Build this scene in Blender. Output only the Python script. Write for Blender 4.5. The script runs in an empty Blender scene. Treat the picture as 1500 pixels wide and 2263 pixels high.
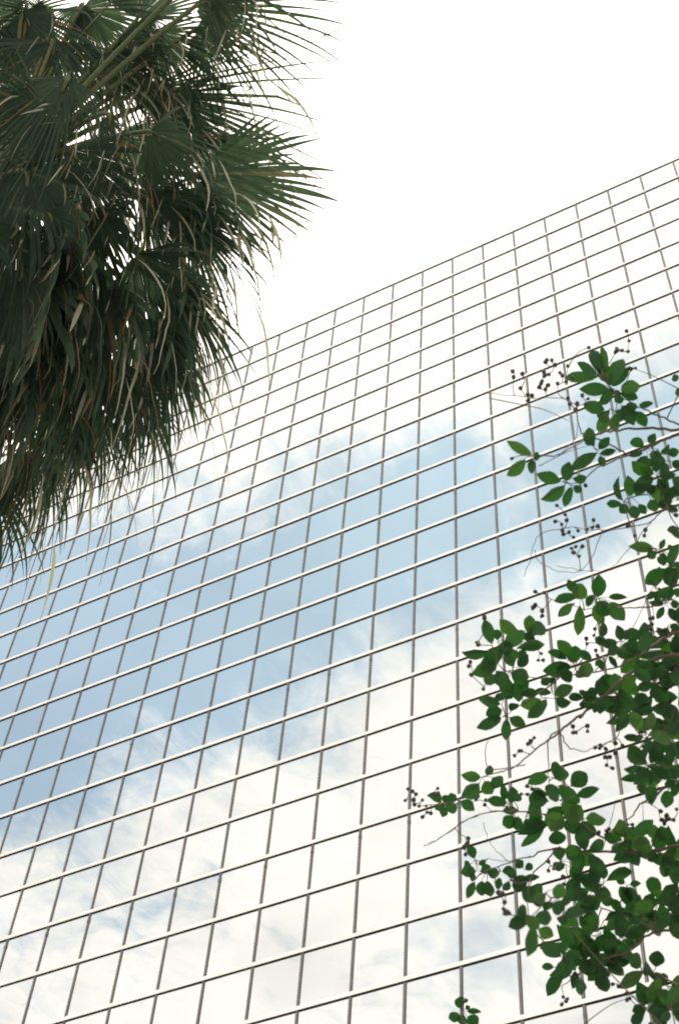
import bpy, bmesh, math, random
from mathutils import Vector, Matrix, noise as mnoise

random.seed(7)
SC = bpy.context.scene
COL = SC.collection
V = Vector

# ------------------------------------------------------------------ camera
# solved from the curtain wall grid in the photograph: facade in the plane Y = 0, facing -Y
EYE = 1.6
UNIT = 1.84645                    # mean row height of the curtain wall (m)
BAY = 1.5                         # column width (m)
CAM = V((13.6335, -26.8494, EYE))
ROOF = EYE + 61.0544
RIGHT = V((0.88525731, 0.46157668, 0.05715293))
DOWN = V((-0.34616122, 0.73594784, -0.58185323))
FWD = V((-0.31063146, 0.4953057, 0.81128316))
FPX, CX, CY = 3226.65, 750.0, 1131.5

cam_data = bpy.data.cameras.new('camera')
cam_data.sensor_fit = 'VERTICAL'
cam_data.sensor_height = 36.0
cam_data.sensor_width = 24.0
cam_data.lens = FPX / 2263.0 * 36.0
cam_data.clip_start = 0.05
cam_data.clip_end = 6000
cam_data.dof.use_dof = True
cam_data.dof.focus_distance = 6.5
cam_data.dof.aperture_fstop = 10.0
cam = bpy.data.objects.new('camera', cam_data)
COL.objects.link(cam)
M = Matrix.Identity(4)
for r_ in range(3):
    M[r_][0] = RIGHT[r_]; M[r_][1] = -DOWN[r_]; M[r_][2] = -FWD[r_]; M[r_][3] = CAM[r_]
cam.matrix_world = M
SC.camera = cam

# ------------------------------------------------------------------ sky, sun, exposure
SUN_EL, SUN_AZ = math.radians(77.5), math.radians(-31.0)      # azimuth from +Y towards +X
SUN_DIR = V((math.cos(SUN_EL) * math.sin(SUN_AZ), math.cos(SUN_EL) * math.cos(SUN_AZ), math.sin(SUN_EL)))

world = bpy.data.worlds.new('World')
SC.world = world
world.use_nodes = True
wt = world.node_tree
wt.nodes.clear()


class NT:
    """small helper around a node tree"""
    def __init__(self, tree):
        self.t = tree

    def n(self, kind, **kw):
        nd = self.t.nodes.new(kind)
        for k, v in kw.items():
            if k.startswith('_'):
                setattr(nd, k[1:], v)
        return nd

    def link(self, a, b):
        self.t.links.new(a, b)

    def put(self, sock, v):
        if hasattr(v, 'is_output') or isinstance(v, bpy.types.NodeSocket):
            self.link(v, sock)
        else:
            sock.default_value = v

    def math(self, op, a, b=0.0, c=0.0, clamp=False):
        nd = self.n('ShaderNodeMath', _operation=op, _use_clamp=clamp)
        self.put(nd.inputs[0], a); self.put(nd.inputs[1], b); self.put(nd.inputs[2], c)
        return nd.outputs[0]

    def vmath(self, op, a, b=(0, 0, 0), out=0):
        nd = self.n('ShaderNodeVectorMath', _operation=op)
        self.put(nd.inputs[0], a)
        self.put(nd.inputs[1], b)
        return nd.outputs[out]

    def noise(self, vec, scale, detail=4.0, rough=0.5, dist=0.0, col=False):
        nd = self.n('ShaderNodeTexNoise')
        if vec is not None:
            self.link(vec, nd.inputs['Vector'])
        nd.inputs['Scale'].default_value = scale
        nd.inputs['Detail'].default_value = detail
        nd.inputs['Roughness'].default_value = rough
        nd.inputs['Distortion'].default_value = dist
        return nd.outputs['Color' if col else 'Fac']

    def maprange(self, v, a, b, c=0.0, d=1.0, smooth=True):
        nd = self.n('ShaderNodeMapRange', _interpolation_type='SMOOTHSTEP' if smooth else 'LINEAR')
        self.put(nd.inputs[0], v)
        for k, x in zip((1, 2, 3, 4), (a, b, c, d)):
            nd.inputs[k].default_value = x
        return nd.outputs[0]

    def mix(self, f, a, b, blend='MIX'):
        nd = self.n('ShaderNodeMix', _data_type='RGBA', _blend_type=blend)
        self.put(nd.inputs[0], f)
        self.put(nd.inputs[6], a if not isinstance(a, tuple) else (*a, 1)[:4])
        self.put(nd.inputs[7], b if not isinstance(b, tuple) else (*b, 1)[:4])
        return nd.outputs[2]


W = NT(wt)
tc = W.n('ShaderNodeTexCoord')
dirn = W.vmath('NORMALIZE', tc.outputs['Generated'])
sep = W.n('ShaderNodeSeparateXYZ'); W.link(dirn, sep.inputs[0])
zz = W.math('MAXIMUM', sep.outputs[2], 0.04)
uu = W.math('DIVIDE', sep.outputs[0], zz)
vv = W.math('DIVIDE', sep.outputs[1], zz)
comb = W.n('ShaderNodeCombineXYZ'); W.link(uu, comb.inputs[0]); W.link(vv, comb.inputs[1])
uv = comb.outputs[0]
sky = W.n('ShaderNodeTexSky', _sky_type='NISHITA', _sun_disc=False)
sky.sun_elevation = SUN_EL
sky.sun_rotation = SUN_AZ
sky.air_density = 1.0
sky.dust_density = 1.2
sky.ozone_density = 1.2
SEEDX, SEEDZ = 0.0, 0.0
# cloud layer on a plane overhead: broken bright cloud with one long clear lane between two banks
warp = W.vmath('SCALE', W.vmath('SUBTRACT', W.noise(uv, 5.0, 3.0, 0.5, col=True), (0.5, 0.5, 0.5)))
warp.node.inputs['Scale'].default_value = 0.09
uvw = W.vmath('ADD', W.vmath('ADD', uv, warp), (SEEDX, 0.0, SEEDZ))
stretch = W.n('ShaderNodeMapping'); stretch.inputs['Rotation'].default_value = (0, 0, 0.9); stretch.inputs['Scale'].default_value = (1.0, 0.62, 1.0)
W.link(uvw, stretch.inputs[0])
fine = W.math('ADD', W.math('MULTIPLY', W.noise(uvw, 5.5, 10.0, 0.62, 0.25), 0.62), W.math('MULTIPLY', W.noise(stretch.outputs[0], 13.0, 8.0, 0.66, 0.9), 0.38))
coarse = W.noise(uv, 1.7, 2.0, 0.5)
# lane: centre line v = -0.655, wider towards -u
lane_w = W.maprange(uu, -0.75, -0.2, 0.165, 0.076, smooth=False)
wob = W.math('MULTIPLY', W.math('SUBTRACT', coarse, 0.5), 0.10)
lane_d = W.math('DIVIDE', W.math('ABSOLUTE', W.math('ADD', W.math('ADD', vv, W.maprange(uu, -0.75, -0.2, 0.650, 0.672, smooth=False)), wob)), lane_w)
lane = W.math('ADD', W.maprange(lane_d, 0.30, 1.75, -0.30, 0.36), W.maprange(uu, -0.5, -0.15, 0.0, 0.10))
dens = W.math('ADD', W.math('ADD', W.math('MULTIPLY_ADD', W.math('SUBTRACT', fine, 0.5), 2.5, 0.5), lane), W.math('MULTIPLY', W.math('SUBTRACT', coarse, 0.5), 0.25))
cover = W.maprange(dens, 0.27, 0.93)
# cloud brightness: softly mottled, brighter towards the sun
mott = W.maprange(W.noise(uvw, 4.2, 6.0, 0.55), 0.3, 0.7, 0.90, 1.06)
cosS = W.vmath('DOT_PRODUCT', dirn, tuple(SUN_DIR), out=1)
glow = W.math('POWER', W.math('MAXIMUM', cosS, 0.0), 6.0)
bright = W.math('MULTIPLY', mott, W.math('MULTIPLY_ADD', glow, 1.1, 1.0))
CLOUD = 8.6
cl = W.vmath('SCALE', (1.0, 0.92, 0.835))
W.link(W.math('MULTIPLY', bright, CLOUD), cl.node.inputs['Scale'])
veil = W.vmath('MULTIPLY', cl, (0.81, 1.045, 1.11))
blue = W.mix(W.maprange(uu, -0.7, -0.2, 0.37, 0.50), sky.outputs[0], veil)
skycol = W.mix(cover, blue, cl)
bg = W.n('ShaderNodeBackground')
W.link(skycol, bg.inputs[0]); bg.inputs[1].default_value = 0.15
wo = W.n('ShaderNodeOutputWorld'); W.link(bg.outputs[0], wo.inputs[0])

sun = bpy.data.lights.new('sun', 'SUN')
sun.energy = 4.0
sun.angle = math.radians(0.53)
sun.color = (1.0, 0.95, 0.88)
sun_o = bpy.data.objects.new('sun', sun)
sun_o.rotation_euler = SUN_DIR.to_track_quat('Z', 'Y').to_euler()
sun_o.location = (0, 0, 120)
COL.objects.link(sun_o)

SC.view_settings.view_transform = 'Standard'
SC.view_settings.look = 'None'
SC.view_settings.exposure = 0.25
SC.view_settings.gamma = 1.0
SC.view_settings.use_curve_mapping = False
SC.cycles.use_denoising = True
SC.cycles.max_bounces = 8
SC.cycles.filter_width = 1.9


# ------------------------------------------------------------------ helpers
def ray(px, py):
    return (RIGHT * ((px - CX) / FPX) + DOWN * ((py - CY) / FPX) + FWD)


def at(px, py, depth):
    """the point seen at a pixel of the photograph, so many metres along the lens axis"""
    return CAM + ray(px, py) * depth


def to_px(p):
    q = p - CAM
    z = q.dot(FWD)
    return CX + FPX * q.dot(RIGHT) / z, CY + FPX * q.dot(DOWN) / z, z


def obj(name, me, mat=None, parent=None, loc=None):
    o = bpy.data.objects.new(name, me)
    COL.objects.link(o)
    if mat is not None and me is not None and not me.materials:
        me.materials.append(mat)
    if parent is not None:
        o.parent = parent
    if loc is not None:
        o.location = loc
    return o


def tag(o, label=None, cat=None, group=None, kind=None):
    if label: o['label'] = label
    if cat: o['category'] = cat
    if group: o['group'] = group
    if kind: o['kind'] = kind
    return o


def mesh(name, verts, faces, smooth=False):
    me = bpy.data.meshes.new(name)
    me.from_pydata([tuple(v) for v in verts], [], faces)
    if smooth:
        me.polygons.foreach_set('use_smooth', [True] * len(me.polygons))
    me.update()
    return me


class MB:
    def __init__(self):
        self.v, self.f = [], []

    def box(self, a, b):
        n = len(self.v)
        self.v += [(x, y, z) for z in (a[2], b[2]) for y in (a[1], b[1]) for x in (a[0], b[0])]
        self.f += [tuple(n + i for i in q) for q in
                   ((0, 2, 3, 1), (4, 5, 7, 6), (0, 1, 5, 4), (2, 6, 7, 3), (0, 4, 6, 2), (1, 3, 7, 5))]
        return self

    def tube(self, pts, radii, sides=6, cap=True):
        n0 = len(self.v)
        prev = None
        for i, p in enumerate(pts):
            t = (pts[min(i + 1, len(pts) - 1)] - pts[max(i - 1, 0)])
            if t.length < 1e-9: t = V((0, 0, 1))
            t.normalize()
            if prev is None:
                a = t.orthogonal().normalized()
            else:
                a = (prev - t * prev.dot(t))
                a = a.normalized() if a.length > 1e-6 else t.orthogonal().normalized()
            prev = a
            b = t.cross(a)
            for k in range(sides):
                w = 2 * math.pi * k / sides
                self.v.append(p + (a * math.cos(w) + b * math.sin(w)) * radii[i])
        for i in range(len(pts) - 1):
            for k in range(sides):
                k2 = (k + 1) % sides
                self.f.append((n0 + i * sides + k, n0 + i * sides + k2, n0 + (i + 1) * sides + k2, n0 + (i + 1) * sides + k))
        if cap:
            self.f.append(tuple(n0 + k for k in reversed(range(sides))))
            self.f.append(tuple(n0 + (len(pts) - 1) * sides + k for k in range(sides)))
        return self

    def mesh(self, name, smooth=False):
        return mesh(name, self.v, self.f, smooth)


def spline(pts, step=4):
    """Catmull-Rom through the points"""
    out = []
    P = [pts[0]] + list(pts) + [pts[-1]]
    for i in range(1, len(P) - 2):
        p0, p1, p2, p3 = P[i - 1], P[i], P[i + 1], P[i + 2]
        for k in range(step):
            t = k / step
            out.append(0.5 * ((2 * p1) + (p2 - p0) * t + (2 * p0 - 5 * p1 + 4 * p2 - p3) * t * t + (3 * p1 - p0 - 3 * p2 + p3) * t ** 3))
    out.append(P[-2])
    return out


def pmat(name, base, rough=0.5, metal=0.0, spec=0.5):
    m = bpy.data.materials.new(name)
    m.use_nodes = True
    t = NT(m.node_tree)
    b = m.node_tree.nodes['Principled BSDF']
    b.inputs['Base Color'].default_value = (*base, 1)
    b.inputs['Roughness'].default_value = rough
    b.inputs['Metallic'].default_value = metal
    b.inputs['Specular IOR Level'].default_value = spec
    return m, t, b


# ------------------------------------------------------------------ materials
# mirror-coated glass
m_glass, t, b = pmat('mirror_glass', (0.66, 0.70, 0.715), 0.0, 1.0)
oi = t.n('ShaderNodeObjectInfo')
tint = t.maprange(oi.outputs['Random'], 0, 1, 0.95, 1.03, smooth=False)
gc = t.vmath('SCALE', (0.66, 0.70, 0.715)); t.link(tint, gc.node.inputs['Scale'])
t.link(gc, b.inputs['Base Color'])
geo = t.n('ShaderNodeNewGeometry')
bp = t.n('ShaderNodeBump'); bp.inputs['Strength'].default_value = 0.25; bp.inputs['Distance'].default_value = 0.004
t.link(t.noise(geo.outputs['Position'], 0.9, 1.5, 0.4), bp.inputs['Height'])
t.link(bp.outputs[0], b.inputs['Normal'])

# anodised aluminium of the horizontal caps
m_alu, t, b = pmat('pale_aluminium', (0.72, 0.68, 0.63), 0.42, 0.75)
geo = t.n('ShaderNodeNewGeometry')
g = t.noise(geo.outputs['Position'], 1.3, 5, 0.6)
t.link(t.mix(t.maprange(g, 0.35, 0.7), (0.90, 0.865, 0.815), (0.80, 0.77, 0.73)), b.inputs['Base Color'])
t.link(t.maprange(g, 0.3, 0.7, 0.36, 0.5), b.inputs['Roughness'])

# weathered dark grey metal of the verticals
m_dark, t, b = pmat('dark_grey_metal', (0.075, 0.075, 0.072), 0.45, 0.0)
mp = t.n('ShaderNodeMapping'); mp.inputs['Scale'].default_value = (6, 6, 0.5)
geo = t.n('ShaderNodeNewGeometry'); t.link(geo.outputs['Position'], mp.inputs[0])
g = t.noise(mp.outputs[0], 1.0, 5, 0.6)
t.link(t.mix(t.maprange(g, 0.3, 0.75), (0.07, 0.07, 0.067), (0.12, 0.115, 0.108)), b.inputs['Base Color'])
m_rib, t, b = pmat('grey_rib_metal', (0.16, 0.155, 0.15), 0.4, 0.3)
geo = t.n('ShaderNodeNewGeometry')
t.link(t.mix(t.maprange(t.noise(geo.outputs['Position'], 2.0, 5, 0.6), 0.3, 0.75), (0.15, 0.147, 0.14), (0.23, 0.22, 0.21)), b.inputs['Base Color'])

m_soffit_shade, t, b = pmat('soffit_shade_black', (0.018, 0.017, 0.015), 0.8, 0.0, 0.2)  # near-black colour standing in for shade on the undersides of the caps
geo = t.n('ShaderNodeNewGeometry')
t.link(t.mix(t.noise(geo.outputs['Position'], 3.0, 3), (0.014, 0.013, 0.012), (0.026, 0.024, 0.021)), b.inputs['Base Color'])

m_core, t, b = pmat('concrete_core', (0.3, 0.29, 0.28), 0.85)
geo = t.n('ShaderNodeNewGeometry')
t.link(t.mix(t.noise(geo.outputs['Position'], 0.8, 6, 0.6), (0.24, 0.235, 0.225), (0.34, 0.33, 0.315)), b.inputs['Base Color'])

m_ground, t, b = pmat('paving', (0.2, 0.19, 0.18), 0.85)
geo = t.n('ShaderNodeNewGeometry')
br = t.n('ShaderNodeTexBrick'); t.link(geo.outputs['Position'], br.inputs['Vector'])
br.inputs['Scale'].default_value = 0.8; br.inputs['Mortar Size'].default_value = 0.008
br.inputs['Color1'].default_value = (0.40, 0.385, 0.36, 1); br.inputs['Color2'].default_value = (0.35, 0.335, 0.31, 1)
br.inputs['Mortar'].default_value = (0.16, 0.15, 0.14, 1)
t.link(t.mix(0.4, br.outputs[0], t.mix(t.noise(geo.outputs['Position'], 0.6, 7, 0.6), (0.28, 0.27, 0.25), (0.42, 0.405, 0.38))), b.inputs['Base Color'])


def leafmat(name, ramp, rough, trans_col, trans, spec=0.4, attr=None, nscale=30.0):
    m = bpy.data.materials.new(name); m.use_nodes = True
    t = NT(m.node_tree); nd = m.node_tree.nodes
    b = nd['Principled BSDF']; out = nd['Material Output']
    b.inputs['Roughness'].default_value = rough
    b.inputs['Specular IOR Level'].default_value = spec
    if attr:
        a = t.n('ShaderNodeAttribute', _attribute_name=attr); fac = a.outputs['Fac']
    else:
        fac = t.n('ShaderNodeObjectInfo').outputs['Random']
    cr = t.n('ShaderNodeValToRGB')
    el = cr.color_ramp.elements
    while len(el) > 1: el.remove(el[-1])
    el[0].position, el[0].color = ramp[0][0], (*ramp[0][1], 1)
    for p, c in ramp[1:]:
        e = el.new(p); e.color = (*c, 1)
    t.link(fac, cr.inputs[0])
    geo = t.n('ShaderNodeNewGeometry')
    nz = t.maprange(t.noise(geo.outputs['Position'], nscale, 4, 0.6), 0.3, 0.7, 0.82, 1.15)
    sc = t.vmath('SCALE', cr.outputs[0]); t.link(nz, sc.node.inputs['Scale'])
    t.link(sc, b.inputs['Base Color'])
    tr = t.n('ShaderNodeBsdfTranslucent')
    t.link(t.mix(1.0, cr.outputs[0], trans_col, 'MULTIPLY'), tr.inputs[0])
    ms = t.n('ShaderNodeMixShader'); ms.inputs[0].default_value = trans
    t.link(b.outputs[0], ms.inputs[1]); t.link(tr.outputs[0], ms.inputs[2])
    t.link(ms.outputs[0], out.inputs['Surface'])
    return m


m_palm = leafmat('palm_blade', [(0.0, (0.024, 0.048, 0.031)), (0.55, (0.040, 0.068, 0.045)), (0.78, (0.080, 0.104, 0.072)),
                                (0.84, (0.13, 0.095, 0.05)), (0.93, (0.19, 0.125, 0.07)), (0.96, (0.25, 0.25, 0.19)), (1.0, (0.36, 0.36, 0.29))],
                 0.6, (1.3, 1.35, 0.85), 0.30, 0.25, attr='tone', nscale=9.0)
m_petiole = leafmat('palm_petiole', [(0.0, (0.06, 0.085, 0.03)), (1.0, (0.10, 0.10, 0.045))], 0.5, (1, 1, 1), 0.02)
m_trunk, t, b = pmat('palm_bark', (0.17, 0.14, 0.11), 0.9)
geo = t.n('ShaderNodeNewGeometry')
mp = t.n('ShaderNodeMapping'); mp.inputs['Scale'].default_value = (2, 2, 14); t.link(geo.outputs['Position'], mp.inputs[0])
g = t.noise(mp.outputs[0], 1.0, 6, 0.6)
t.link(t.mix(g, (0.09, 0.072, 0.055), (0.24, 0.20, 0.16)), b.inputs['Base Color'])
bp = t.n('ShaderNodeBump'); bp.inputs['Distance'].default_value = 0.03; t.link(g, bp.inputs['Height']); t.link(bp.outputs[0], b.inputs['Normal'])
m_leaf = leafmat('myrtle_leaf', [(0.0, (0.010, 0.042, 0.012)), (0.6, (0.017, 0.064, 0.015)), (1.0, (0.038, 0.088, 0.018))],
                 0.5, (1.1, 1.6, 0.5), 0.26, 0.25, nscale=60.0)
m_bark, t, b = pmat('myrtle_bark', (0.10, 0.07, 0.05), 0.8)
geo = t.n('ShaderNodeNewGeometry')
t.link(t.mix(t.noise(geo.outputs['Position'], 25, 5, 0.6), (0.035, 0.024, 0.018), (0.10, 0.068, 0.05)), b.inputs['Base Color'])
m_caps, t, b = pmat('dry_capsule', (0.022, 0.014, 0.010), 0.7)
oi = t.n('ShaderNodeObjectInfo')
t.link(t.mix(oi.outputs['Random'], (0.010, 0.007, 0.006), (0.030, 0.018, 0.012)), b.inputs['Base Color'])

# ------------------------------------------------------------------ ground
gs = 2500.0
ground = obj('ground', mesh('ground', [(-gs, -gs, 0), (gs, -gs, 0), (gs, gs, 0), (-gs, gs, 0)], [(0, 1, 2, 3)]), m_ground)
tag(ground, kind='structure')

# ------------------------------------------------------------------ glass office building
ALT = 0.04155


def row_z(j):
    return ROOF - UNIT * ((j // 2) * 2 + (j % 2) * (1 - ALT))


I0, I1, J1 = -34, 15, 33          # first and last column line, last row line
XA, XB = I0 * BAY, I1 * BAY
ZB = row_z(J1)
bld = obj('office_building', None, loc=(0, 0, 0))
tag(bld, 'tall office building with a mirrored glass grid facade reflecting blue sky and clouds', 'building')

DEPTH = 32.0
core = MB().box((XA + 0.05, 0.09, 0.0), (XB - 0.05, DEPTH, ROOF - 0.12))
obj('core_wall', core.mesh('core_wall'), m_core, bld)
obj('base_wall', MB().box((XA, -0.03, 0.0), (XB, 0.088, ZB - 0.05)).mesh('base_wall'), m_core, bld)
obj('roof_slab', MB().box((XA + 0.06, 0.095, ROOF - 0.118), (XB - 0.06, DEPTH - 0.01, ROOF - 0.02)).mesh('roof_slab'), m_core, bld)

# panes: a slightly bowed sheet of glass with edges
rng = random.Random(11)
W2 = BAY / 2 - 0.012


def pane_grid(h, bow, n=3):
    v, f = [], []
    hh = h / 2 - 0.012
    for a in range(n + 1):
        for c in range(n + 1):
            x, z = -1 + 2 * c / n, -1 + 2 * a / n
            v.append((x * W2, -bow * (1 - x * x) * (1 - z * z), z * hh))
    for a in range(n):
        for c in range(n):
            k = a * (n + 1) + c
            f.append((k, k + 1, k + n + 2, k + n + 1))
    ring = [c for c in range(n + 1)] + [a * (n + 1) + n for a in range(1, n + 1)] + \
           [n * (n + 1) + c for c in range(n - 1, -1, -1)] + [a * (n + 1) for a in range(n - 1, 0, -1)]
    k0 = len(v)
    L = len(ring)
    for k in ring: v.append(v[k])
    for k in ring: v.append((v[k][0], 0.028, v[k][2]))
    for i in range(L):
        f.append((k0 + (i + 1) % L, k0 + i, k0 + L + i, k0 + L + (i + 1) % L))
    return v, f


HTS = (UNIT * (1 - ALT), UNIT * (1 + ALT))
pane_v = {}
for k in (0, 1):
    for bi, bow in enumerate((-0.0015, -0.0005, 0.0008, 0.0018)):
        vs, fs = pane_grid(HTS[k], bow)
        me = mesh('pane', vs, fs, True)
        for p in me.polygons:
            if abs(p.normal.y) < 0.5: p.use_smooth = False
        me.materials.append(m_glass)
        pane_v[k, bi] = (me, vs, fs)
cells = []
for i in range(I0, I1):
    for j in range(J1):
        c = V(((i + 0.5) * BAY, 0, (row_z(j) + row_z(j + 1)) / 2))
        px, py, z = to_px(c)
        seen = -70 < px < 1570 and -90 < py < 2350
        under_palm = px < 300 and py < 1000
        cells.append(((0 if (seen and not under_palm) else 1), z, i, j, c))
cells.sort(key=lambda q: (q[0], q[1]))
rest_v, rest_f = [], []
for n_, (s_, z_, i, j, c) in enumerate(cells):
    k = j % 2
    bi = rng.randrange(4)
    me, vs, fs = pane_v[k, bi]
    e = (rng.gauss(0, 0.0013), 0, rng.gauss(0, 0.0015))
    if n_ < 300:
        o = bpy.data.objects.new('pane', me); COL.objects.link(o)
        o.parent = bld; o.location = c; o.rotation_euler = e
    else:
        k0 = len(rest_v)
        for x, y, zc in vs:
            rest_v.append((c.x + x, y + e[2] * x - e[0] * zc, c.z + zc))
        rest_f += [tuple(k0 + q for q in f) for f in fs]
o = obj('pane', mesh('panes_far', rest_v, rest_f, False), m_glass, bld)
fl = []
for p in o.data.polygons: fl.append(abs(p.normal.y) > 0.5)
o.data.polygons.foreach_set('use_smooth', fl)
o['kind'] = 'stuff'

# horizontal caps, underside shade painted as a black strip, one per row line
FACE, PROUD = 0.142, 0.044
for j in range(1, J1 + 1):
    z = row_z(j) - 0.02
    q = MB()
    # pale cap: slightly rounded front
    prof = [(-0.002, z + 0.016), (-PROUD + 0.003, z + 0.016), (-PROUD, z + 0.021), (-PROUD, z + FACE - 0.012), (-PROUD + 0.008, z + FACE), (-0.002, z + FACE + 0.006)]
    n = len(prof)
    q.v += [(XA, y, zc) for y, zc in prof] + [(XB, y, zc) for y, zc in prof]
    q.f += [(a, (a + 1) % n, n + (a + 1) % n, n + a) for a in range(n)]
    q.f += [tuple(reversed(range(n))), tuple(range(n, 2 * n))]
    tr = obj('transom', q.mesh('transom'), m_alu, bld)
    obj('soffit_shade', MB().box((XA + 0.004, -PROUD + 0.005, z), (XB - 0.004, -0.004, z + 0.0155)).mesh('soffit_shade'), m_soffit_shade, tr)

# coping along the roof edge, black strip below painting its underside shade
zc = row_z(0)
cp = obj('coping', MB().box((XA - 0.05, -PROUD, zc - 0.012), (XB + 0.05, 0.6, zc + 0.11)).mesh('coping'), m_alu, bld)
obj('soffit_shade', MB().box((XA, -PROUD + 0.004, zc - 0.026), (XB, -0.004, zc - 0.0125)).mesh('soffit_shade'), m_soffit_shade, cp)

# vertical mullions: a dark strip with a lighter rib and a splice every second storey
splice_me = MB().box((-0.0445, -0.0295, -0.06), (0.0445, -0.003, 0.06)).mesh('splice')
mull_me = MB().box((-0.043, -0.016, ZB - 0.02), (0.044, -0.002, ROOF - 0.05)).mesh('mullion')
rib_me = MB().box((-0.021, -0.028, ZB - 0.015), (0.016, -0.0165, ROOF - 0.055)).mesh('rib')
mull_me.materials.append(m_dark); rib_me.materials.append(m_rib); splice_me.materials.append(m_dark)
for i in range(I0, I1 + 1):
    mo = obj('mullion', mull_me, None, bld, (i * BAY, 0, 0))
    obj('rib', rib_me, None, mo)
    for j in range(2, J1, 4):
        c = V((i * BAY, 0, row_z(j) - 0.30))
        px, py, z = to_px(c)
        if -40 < px < 1540 and -40 < py < 2300:
            obj('splice', splice_me, None, mo, (0, 0, c.z))
# ------------------------------------------------------------------ fan palm
prng = random.Random(5)
UP = V((0, 0, 1))
HEART = at(-10, 400, 10.6)
palm = obj('fan_palm', None, loc=(HEART.x, HEART.y, 0))
tag(palm, 'tall fan palm with drooping ribbon-tipped fronds hanging in front of the glass building', 'palm')
PO = V((HEART.x, HEART.y, 0))


def on_ray(px, py, L, front):
    """the point seen at a pixel that lies L metres from the heart of the crown"""
    d = ray(px, py).normalized()
    q = HEART - CAM
    t0 = q.dot(d)
    h2 = (q - d * t0).length_squared
    s = math.sqrt(max(L * L - h2, 0.01))
    return CAM + d * (t0 - s if front else t0 + s)


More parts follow.
